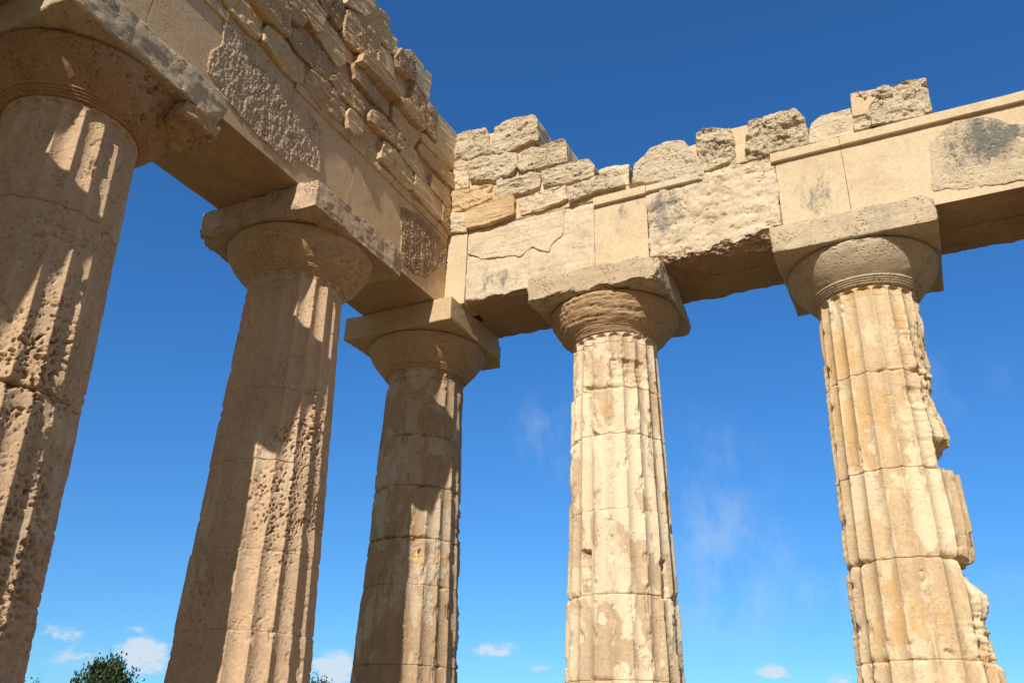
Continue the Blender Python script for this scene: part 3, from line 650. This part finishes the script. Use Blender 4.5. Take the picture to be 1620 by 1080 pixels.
SPEC = {
 'A': dict(mat='A', sparse=.28, nth=560, dz=.016, joints=[.9, 3.02, 5.18, 7.49], wear=-.35, wmax=.6, chip=-.12, jw={8.80: .05, 5.18: 1.6, 7.49: .25, 3.02: .5},
      worn=[(-50, 60, 7.15, .30, 1.), (-30, 70, 5.05, .18, .8)],
      pits=[(-6, 30, 5.5, .9, 1.15), (8, 30, 3.6, 1.0, 1.1), (-60, 40, 4.3, .6, .5), (-30, 40, 7.15, .22, .5)],
      cap=dict(mat='r', amp=.022, strata=.0, pits=[(15, 32, 9.42, .28, 1.2)], bite=[(25, 34, .07)], amat='a', lumps=[((.50, .62, 9.44), (1.29, 1.315, 9.70), .11, .075)],
               cuts=[((1.32, 1.22, 9.80), (.5, .6, -.8)), ((1.29, 1.32, 9.72), (.2, .9, -.8))])),
 'B': dict(mat='B', joints=[1.6, 3.16, 4.29, 5.65, 6.84], sparse=.16, wear=-.5, wmax=.5, nth=560, dz=.016, chip=-.15, jw={8.80: .05, 3.16: .12, 4.29: .12, 5.65: .12, 6.84: .12},
      worn=[(-20, 50, 5.0, .5, .7), (-10, 50, 5.9, .5, .6)],
      pits=[(-22, 46, 5.0, .6, 1.35), (-12, 40, 6.1, .5, 1.25), (-100, 25, 3.7, .5, .6)],
      white=[(-118, 6, 3.5, 4.25, .6), (-100, 4, 3.7, 4.25, .55), (-122, 6, 4.6, 5.3, .6), (-103, 5, 4.6, 5.4, .5)],
      cap=dict(mat='e', amp=.022, rings=.15, strata=.012, pits=[(0, 40, 9.3, .25, .5)], bite=[(-10, 35, .035)], amat='t', aamp=.03, apit=.0,
               cuts=[((-1.22, -1.25, 9.9), (-1, -.55, -.15)), ((-1.2, -1.32, 9.72), (-.5, -.3, -1)), ((1.22, 1.32, 9.8), (.3, 1, -.3))])),
 'C': dict(mat='C', joints=[1.5, 3.10, 4.52, 5.41, 6.45, 7.51], wear=-.22, wmax=.7, chip=.0, ochre=-.5, jw={8.80: .05, 5.41: 1.0, 6.45: .6, 7.51: .5, 4.52: .4, 3.1: .5}, stucco=-.22,
      worn=[(-140, 40, 5.2, .8, .8), (0, 40, 7.8, .8, .7)], hollow=[(-60, 9, 4.95, 5.40, .05), (-50, 3, 5.0, 5.2, .10), (-85, 6, 6.65, 6.9, .04)],
      cap=dict(mat='e', amp=.012, rings=1., amat='p', aamp=.005, apit=.0, ar=.03, astrata=0.,
               cuts=[((1.12, 1.3, 9.8), (.8, .6, .35)), ((1.2, 1.3, 9.7), (1, .4, -.3))])),
 'D': dict(mat='D', joints=[1.4, 2.79, 4.13, 5.56, 6.95, 7.86], wear=-.3, wmax=.6, chip=-.02, jw={8.80: .05, 6.95: .9, 4.13: .6, 5.56: .2, 7.86: .4, 2.79: .4}, stucco=.0, ochre=-.50,
      white=[(-49, 7, 7.05, 7.82, 1.), (-68, 7, 7.08, 7.8, .7), (-10, 5, 6.0, 7.0, .9)],
      orange=[(-107, 5, 7.55, 7.9, 1.), (-108, 6, 8.05, 8.4, .55)],
      hollow=[(-55, 27, 7.92, 8.42, .065), (-110, 8, 7.72, 7.98, .07), (-112, 6.5, 4.5, 4.92, .16), (-113, 7, 4.15, 4.6, .05), (-20, 8, 4.1, 4.75, .06)],
      cap=dict(mat='e', amp=.014, rings=.35, strata=.028, amat='a', aamp=.014, astrata=.012, pits=[(-100, 60, 9.5, .2, .22)],
               cuts=[((1.22, -1.30, 10.02), (.55, -.65, .55)), ((1.28, -1.28, 9.75), (.7, -.6, -.6)), ((1.20, 1.1, 9.9), (1, .25, .5)), ((1.28, 1.2, 9.75), (.8, .3, -.7)), ((-.6, -1.3, 9.70), (0, -.3, -1))])),
 'E': dict(mat='E', joints=[1.5, 3.01, 4.42, 5.78, 7.41], wear=-.35, wmax=.6, chip=-.12, jw={8.80: .05, 7.41: .6, 5.78: .5, 4.42: .5, 3.01: .5}, stucco=-.02, ochre=.04,
      strata=[(-42, 26, 6.2, 8.2, .026), (-20, 35, 3.0, 3.5, .05), (175, 30, 3.0, 8.0, .015)],
      hollow=[(-52, 16, 6.75, 7.1, .035), (-70, 5, 3.05, 3.14, .08)],
      broken=[(4, 52, [(0, .05), (2.6, .0), (3.0, .02), (3.04, .07), (3.4, .05), (3.6, .08), (3.72, .04), (3.95, .02), (4.05, .10), (4.3, .30), (4.41, .38), (4.43, .10), (4.55, .06), (4.75, .01),
               (5.0, .0), (5.76, .0), (5.80, .30), (6.0, .24), (6.2, .21), (6.27, .08), (6.35, .0), (6.6, .02), (6.9, .08), (7.2, .11), (7.40, .09), (7.43, .04), (8.0, .03), (8.4, .0), (8.9, .0)])],
      orange=[(-117, 6, 7.6, 8.3, .75)],
      cap=dict(mat='a', amp=.014, rings=1., amat='a', pits=[(-95, 30, 9.58, .06, .4)], aamp=.012, ar=.05,
               cuts=[((1.30, -1.28, 9.95), (.8, -.6, .25))])),
 'X': dict(mat='A', joints=[1.4, 3.0, 4.6, 6.2, 7.6], wear=-.15, cap=dict(mat='e', amp=.015)),
}
S1 = 4.4523; S2 = 4.3703
column('A', (0, -S1-4.7083), 'huge fluted column cut by the left picture edge, with a reddish stained capital', 3.0)
column('B', (0, -S1), 'half shaded fluted column with deep pitting, standing left of the corner column', 5.0)
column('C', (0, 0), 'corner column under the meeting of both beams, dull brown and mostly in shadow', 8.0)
column('D', (S2, 0), 'sunlit column right of the corner with grooved eroded capital and white stucco patches', 11.0)
column('E', (S2+4.692, 0), 'rightmost sunlit column with ochre stucco and a ragged broken right side', 14.0)
column('X', (0, -S1-4.7083*2), 'fluted column beyond the left edge of the picture, before the reddish stained one', 17.0, res=3)
column('X', (S2+4.692*2, 0), 'fluted column beyond the right edge of the picture, after the ragged ochre one', 19.0, res=3)

# ------------------------------------------------------------------ architraves
T_ = .903; ZT = 11.985; ZU = 11.80
def tint_none(V): return np.zeros((len(V), 3))
LA = thing('architrave', 'long stone beam over the shaded left columns, with two rough dark insets', 'architrave', (0, -7, ZA), 'architraves of the ruined temple')
ys = [-16.2, -9.16, -4.41, -.906]
for k in range(3):
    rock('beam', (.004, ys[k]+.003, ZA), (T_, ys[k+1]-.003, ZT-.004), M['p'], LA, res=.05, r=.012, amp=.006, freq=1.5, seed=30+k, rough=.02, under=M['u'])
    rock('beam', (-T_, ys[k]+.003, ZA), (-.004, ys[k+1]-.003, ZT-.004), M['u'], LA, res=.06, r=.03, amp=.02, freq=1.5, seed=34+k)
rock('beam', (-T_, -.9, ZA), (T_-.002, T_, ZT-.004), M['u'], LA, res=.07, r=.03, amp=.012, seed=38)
rock('taenia', (T_-.05, -16.2, ZU+.02), (T_+.045, -7.87, ZT), M['p'], LA, res=.04, r=.02, amp=.006, seed=40)
rock('taenia', (T_-.05, -6.24, ZU+.03), (T_+.05, -.99, ZT+.03), M['t'], LA, res=.022, r=.03, amp=.022, freq=6, seed=41, wear=1.)
for sd_, nm, poly, pr, ro, am, kd in PATCHES:
    if sd_ == 'L': slab('rough_inset', poly, 'L', pr+.012, .05, M[kd], LA, r=.015, amp=.008 if nm == 'pl1' else .016, res=.013, strokes=.013 if nm == 'pl1' else .022, seed=len(nm)+am*100, edge=.04, freq=3., cragw=.3, facet=.0)
RA = thing('architrave', 'sunlit stone beam over the right columns, with a black stained inset', 'architrave', (6, 0, ZA), 'architraves of the ruined temple')
def gtint(cx, cz, wx, wz, amt):
    return lambda V: np.stack([np.zeros(len(V)), amt*np.clip(np.exp(-((V[:,0]-cx)/wx)**2-((V[:,2]-cz)/wz)**2), 0, 1)*sstep(-V[:,1], .5, .8), np.zeros(len(V))], 1)
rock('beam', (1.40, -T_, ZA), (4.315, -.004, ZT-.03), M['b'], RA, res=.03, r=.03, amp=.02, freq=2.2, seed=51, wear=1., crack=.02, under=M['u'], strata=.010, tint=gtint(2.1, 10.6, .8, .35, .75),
     cuts=[((3.2, -.9, 10.24), (0, -.6, -1)), ((1.6, -.9, 10.25), (-.2, -.8, -.9))], rough=.05)
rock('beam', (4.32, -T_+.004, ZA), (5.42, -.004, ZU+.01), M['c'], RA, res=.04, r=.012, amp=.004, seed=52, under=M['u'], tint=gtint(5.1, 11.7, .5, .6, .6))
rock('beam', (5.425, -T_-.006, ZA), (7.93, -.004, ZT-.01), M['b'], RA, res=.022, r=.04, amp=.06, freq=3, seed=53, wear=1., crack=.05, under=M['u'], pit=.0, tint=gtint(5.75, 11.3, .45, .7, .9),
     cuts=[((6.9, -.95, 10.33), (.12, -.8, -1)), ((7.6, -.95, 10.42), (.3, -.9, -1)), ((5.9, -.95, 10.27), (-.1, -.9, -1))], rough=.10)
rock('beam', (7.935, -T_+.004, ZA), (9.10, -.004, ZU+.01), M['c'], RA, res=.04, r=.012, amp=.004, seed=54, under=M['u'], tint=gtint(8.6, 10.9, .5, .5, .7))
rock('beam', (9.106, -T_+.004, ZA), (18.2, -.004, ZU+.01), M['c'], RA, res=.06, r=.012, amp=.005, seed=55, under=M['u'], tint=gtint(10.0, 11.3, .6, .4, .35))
rock('taenia', (4.325, -T_-.075, ZU), (5.43, -.02, ZT), M['c'], RA, res=.04, r=.012, amp=.004, seed=56)
rock('taenia', (5.436, -T_-.075, ZU+.02), (6.62, -T_+.05, ZT-.015), M['b'], RA, res=.035, r=.03, amp=.012, seed=57, cuts=[((6.5, -.97, 11.9), (1, -.4, .3))])
rock('taenia', (7.87, -T_-.07, ZU), (9.10, -.02, ZT), M['c'], RA, res=.04, r=.015, amp=.005, seed=58)
rock('taenia', (9.106, -T_-.08, ZU), (18.2, -.02, ZT), M['c'], RA, res=.06, r=.012, amp=.004, seed=59)
xs = [.91, 4.37, 9.06, 13.75, 18.2]
for k in range(4):
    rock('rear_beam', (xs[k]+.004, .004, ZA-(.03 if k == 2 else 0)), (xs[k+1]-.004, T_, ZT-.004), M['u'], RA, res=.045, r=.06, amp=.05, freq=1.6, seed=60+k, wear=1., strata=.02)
rock('corner_strip', (.906, -T_-.03, ZA+.0), (1.395, -.3, 11.93), M['c'], RA, res=.04, r=.02, amp=.005, seed=65)
for sd_, nm, poly, pr, ro, am, kd in PATCHES:
    if sd_ == 'R': slab('stained_inset', poly, 'R', pr, .05, M[kd], RA, r=ro*1.5, amp=am, res=.022, seed=7.7, edge=.04, pit=.02, tint=gtint(11.3, 11.25, .75, .60, .95))
# ragged joints and a jagged flake on the corner block face
slab('surface_flake', [(1.42,11.93),(1.42,11.38),(1.78,11.18),(2.55,11.10),(2.66,11.02),(2.95,11.20),(3.12,11.07),(3.33,10.97),(3.36,11.10),(3.62,11.30),(3.70,11.93)], 'R', .032, .06, M['b'], RA, r=.022, amp=.012, res=.026, seed=2.6, edge=.035, strata=.008)

# ------------------------------------------------------------------ masonry above the architraves
def core(name, side, prof, zb, front, back, mat, parent, seed):
    """the lime mortar body of a rubble wall, stepped along its top"""
    u = np.arange(prof[0][0], prof[-1][0]+.001, .05); top = np.interp(u, [p[0] for p in prof], [p[1] for p in prof])
    top = top+.05*fbm(np.c_[u, u*0, u*0], 2.5, 4, .5, seed)
    nz = 60; tt = np.linspace(0, 1, nz)
    UU, TT = np.meshgrid(u, tt); ZZ = zb+(top[None]-zb)*TT
    def sheet(d, amp):
        W = np.c_[UU.ravel(), ZZ.ravel(), np.full(UU.size, d)]
        return d+(amp*fbm(W, 2.5, 6, .6, seed))
    f = sheet(front, .03); b = np.full(UU.size, back)
    cat = lambda d: (np.c_[d, UU.ravel(), ZZ.ravel()] if side == 'L' else np.c_[UU.ravel(), -d, ZZ.ravel()])
    V = np.concatenate([cat(f), cat(b)]); nu = len(u); n = UU.size
    g = np.arange(n).reshape(nz, nu)
    q = np.stack([g[:-1,:-1], g[:-1,1:], g[1:,1:], g[1:,:-1]], -1).reshape(-1, 4)
    Q = [q, q[:, ::-1]+n]
    rim = np.concatenate([g[0,:], g[1:,-1], g[-1,-2::-1], g[-2:0:-1,0]]); r2 = np.roll(rim, -1)
    Q.append(np.stack([r2, rim, rim+n, r2+n], 1))
    F = flip_if_inside(V-V.mean(0), np.concatenate(Q))
    return link(name, V, F, mat, parent)
LW = thing('frieze_wall', 'high rubble wall of rough stones on the left beam, rising out of the picture', 'wall', (0, -5, ZT), 'rubble walls on the beams')
core('mortar_core', 'L', [(-12.0, 12.2), (-8.7, 12.25), (-8.0, 12.7), (-7.0, 13.3), (-6.3, 13.85), (-5.6, 14.35), (-5.1, 14.7), (-4.5, 14.95), (-4.0, 15.05), (-3.1, 15.0), (-2.4, 14.55), (-2.3, 14.5), (-.88, 14.55)], ZT-.002, .918, -.8, M['o'], LW, 70)
ST = {'o': (.012, .012), 'd': (.0, .035), 'p': (.0, .008), 'c': (0, 0), 'g': (.022, .03), 'h': (.014, .012), 't': (0, .03), 'm': (0, 0), 'k': (0, .02)}
TR = random.Random(5)
for k, (nm, poly, pr, ro, am, kd) in enumerate(LEFT_STONES):
    if kd == 'o': kd = TR.choice('ooodhht')
    st, pt = ST[kd]; st = max(st, .008)
    cx_, cz_ = sum(q[0] for q in poly)/len(poly), sum(q[1] for q in poly)/len(poly)
    if kd != 'c':                                            # full beds: the stones all but touch
        poly = [(q[0]+(q[0]-cx_)/math.hypot(q[0]-cx_, q[1]-cz_)*.032, q[1]+(q[1]-cz_)/math.hypot(q[0]-cx_, q[1]-cz_)*.032) for q in poly]; pr = pr*.78+.02
    slab('cornice_stone' if nm.startswith('lip') else 'stone_block', poly, 'L', pr, .45 if kd != 'c' else .7, M[kd], LW, r=ro*.5, amp=am*.85, res=.022, tilt=(0, 0) if kd == 'c' else (TR.uniform(-.07, .02), TR.uniform(-.05, .06)), facet=.024*(am > .02), seed=80+k*1.7, edge=.05 if kd != 'c' else .003, strata=st*1.8, pit=0)
RW = thing('frieze_wall', 'stepped sunlit masonry wall in the corner on the right beam, highest beside the left wall', 'wall', (2.5, 0, ZT), 'rubble walls on the beams')
core('mortar_core', 'R', [(.93, 14.55), (1.9, 14.45), (2.9, 14.3), (3.0, 13.65), (3.6, 13.55), (3.7, 12.95), (4.2, 12.9), (4.3, 12.45), (4.9, 12.4), (5.1, 12.2)], ZT-.035, .93, -.4, M['m'], RW, 75)
for k, (nm, poly, pr, ro, am, kd) in enumerate(RIGHT_STONES):
    st, pt = ST[kd]
    slab('stone_block', poly, 'R', pr, .8 if nm not in ('R2', 'R5') else 1.3, M[{'o': 'b'}.get(kd, kd)], RW, r=ro*.5, amp=am*.9, res=.024, facet=.045*(am > .014), seed=140+k*1.9, edge=.03, strata=st*1.3, pit=pt*.4)
LAB = {'B1': 'rounded grey hump of stone on the right beam, next to the stepped corner wall',
       'B2': 'small pitted upright stone on the right beam, just right of the rounded hump',
       'B3': 'large craggy pale boulder block on the right beam, with a deep hollow on its left',
       'B4': 'low plain pale stone squeezed between the craggy block and the tallest square block',
       'B5': 'tallest square block, right end of the loose row, smooth pink patch on its face'}
for k, (nm, poly, pr, ro, am, kd) in enumerate(TOP_BLOCKS):
    if nm[0] == 'M': continue
    T = thing('stone_block', LAB[nm], 'stone', (poly[0][0], -.5, poly[0][1]), 'loose blocks on top of the right beam')
    slab('block_body', poly, 'R', pr, .75, M['g' if nm != 'B4' else 'b'], T, r=ro*.5, amp=am*(1.6 if nm in ('B2','B3','B5') else 1.), res=.018, facet=.09 if nm in ('B2','B3','B5') else .03, seed=180+k*2.3, edge=.03 if nm != 'B5' else .006, strata=.004, pit=.0, freq=2.2)
    if nm == 'B5':
        slab('smooth_patch', [(9.385,12.35),(9.425,12.868),(9.86,12.835),(9.83,12.62),(9.70,12.48),(9.66,12.33)], 'R', .075, .3, M['m'], T, r=.015, amp=.004, res=.03, seed=3.3, edge=.01)
    for nm2, poly2, pr2, ro2, am2, kd2 in TOP_BLOCKS:
        if nm2 == {'B1': 'M1', 'B3': 'M2'}.get(nm): slab('mortar_filling', poly2, 'R', pr2, .5, M['m'], T, r=.03, amp=.01, res=.03, seed=9.1, edge=.01)

# ------------------------------------------------------------------ trees
def leafmat(name, a, b):
    mt = bpy.data.materials.new(name); mt.use_nodes = True; nt = mt.node_tree; bs = nt.nodes['Principled BSDF']
    g = nt.nodes.new('ShaderNodeNewGeometry'); r = nt.nodes.new('ShaderNodeValToRGB')
    r.color_ramp.elements[0].color = (*a, 1); r.color_ramp.elements[1].color = (*b, 1)
    nt.links.new(g.outputs['Random Per Island'], r.inputs[0]); nt.links.new(r.outputs[0], bs.inputs['Base Color'])
    bs.inputs['Roughness'].default_value = .8; bs.inputs['Specular IOR Level'].default_value = .2
    return mt
LEAF = leafmat('conifer_needles', (.030,.052,.022), (.075,.105,.042))
BARK = stone('bark', (.12,.08,.05), (.17,.12,.08), g_amt=.2, d_amt=.4, bump=1., pits=.6)
def tube(pts, rad, n=8):
    pts = np.array(pts, float); V = []; F = []
    for k, p in enumerate(pts):
        t = pts[min(k+1, len(pts)-1)]-pts[max(k-1, 0)]; t /= np.linalg.norm(t)
        a = np.cross(t, [0.3, 1, .2]); a /= np.linalg.norm(a); b = np.cross(t, a)
        for i in range(n):
            an = 2*math.pi*i/n; V.append(p+(a*math.cos(an)+b*math.sin(an))*rad[k])
    for k in range(len(pts)-1):
        for i in range(n): F.append([k*n+i, k*n+(i+1) % n, (k+1)*n+(i+1) % n, (k+1)*n+i])
    return np.array(V), np.array(F)
def conifer(label, base, height, width, seed, nclump=150, nleaf=90):
    """a broad dark conifer: forked trunk, rising limbs, tufts of needles that leave gaps at the rim"""
    g = np.random.default_rng(seed); base = np.array(base, float)
    T = thing('conifer_tree', label, 'tree', tuple(base), 'trees beyond the temple')
    Vs, Fs, nv = [], [], 0
    def add(p, r):
        nonlocal nv
        v, f = tube(p, r); Vs.append(v); Fs.append(f+nv); nv += len(v)
    add([base, base+[.1,0,height*.3], base+[-.1,.1,height*.6], base+[.05,0,height*.93]], [.03*height, .022*height, .014*height, .004*height])
    tips = []
    for k in range(nclump):
        t = g.uniform(.22, 1)**.8
        env = width/2*(1-((t-.45)/.60)**2 if t > .45 else 1-((.45-t)/.5)**2)**.5*(.80+.35*math.sin(k*2.4+seed))
        an = g.uniform(0, 2*math.pi); rr = env*math.sqrt(g.uniform(.12, 1))
        tip = base+np.array([math.cos(an)*rr, math.sin(an)*rr, height*(t*.94)])
        tips.append(tip)
        if k % 3 == 0:
            st = base+np.array([0, 0, height*max(.15, t*.94-.22)]); add([st, (st+tip)/2+[0,0,-.02*height], tip], [.008*height, .005*height, .0015*height])
    link('trunk', np.concatenate(Vs), np.concatenate(Fs), BARK, T)
    LV, LF = [], []
    s = width*.036
    for k, tip in enumerate(tips):
        cs = width*g.uniform(.045, .10); n = int(nleaf*g.uniform(.6, 1.3))
        d = g.normal(size=(n, 3))*np.array([cs*.8, cs*.8, cs*1.5])*.6
        out = tip-(base+[0,0,height*.45]); out /= np.linalg.norm(out)+1e-6
        for q in d:
            c = tip+q; ax = out*.7+np.array([0,0,.8])+g.normal(size=3)*.55; ax /= np.linalg.norm(ax)
            sd = np.cross(ax, g.normal(size=3)); sd /= np.linalg.norm(sd)+1e-6
            L = s*g.uniform(.7, 1.5); w = L*.30; i = len(LV)
            LV += [c-sd*w*.4, c+sd*w*.4, c+sd*w+ax*L*.55, c+ax*L, c-sd*w+ax*L*.5]; LF.append([i, i+1, i+2, i+3, i+4])
    link('crown', np.array(LV), np.array(LF), LEAF, T, smooth=False)
def away(px_dir, dist):
    d = np.array(px_dir, float); d /= np.linalg.norm(d[:2]); return np.array([9.516+d[0]*dist, -14.94+d[1]*dist, 1.69+d[2]*dist])
for d, dist, w, lab, sd in (
    ((-.7560, .6500, .0735), 75, 5.6, 'broad dark conifer rising between the two left columns at the bottom edge', 1),
    ((-.6113, .7885, .0675), 95, 5.5, 'dark conifer tip just showing right of the half shaded second column', 2),
    ((-.7992, .5985, .0548), 60, 2.6, 'small pale sapling tip beside the foot of the leftmost column', 3),
    ((-.3958, .9155, .0725), 110, 3.0, 'tiny pointed treetop left of the column with white stucco patches', 4)):
    tp = away(d, dist); big = sd == 1
    conifer(lab, (tp[0], tp[1], -1.65), tp[2]+1.65, w, sd, 190 if big else 70, 70 if big else 40)
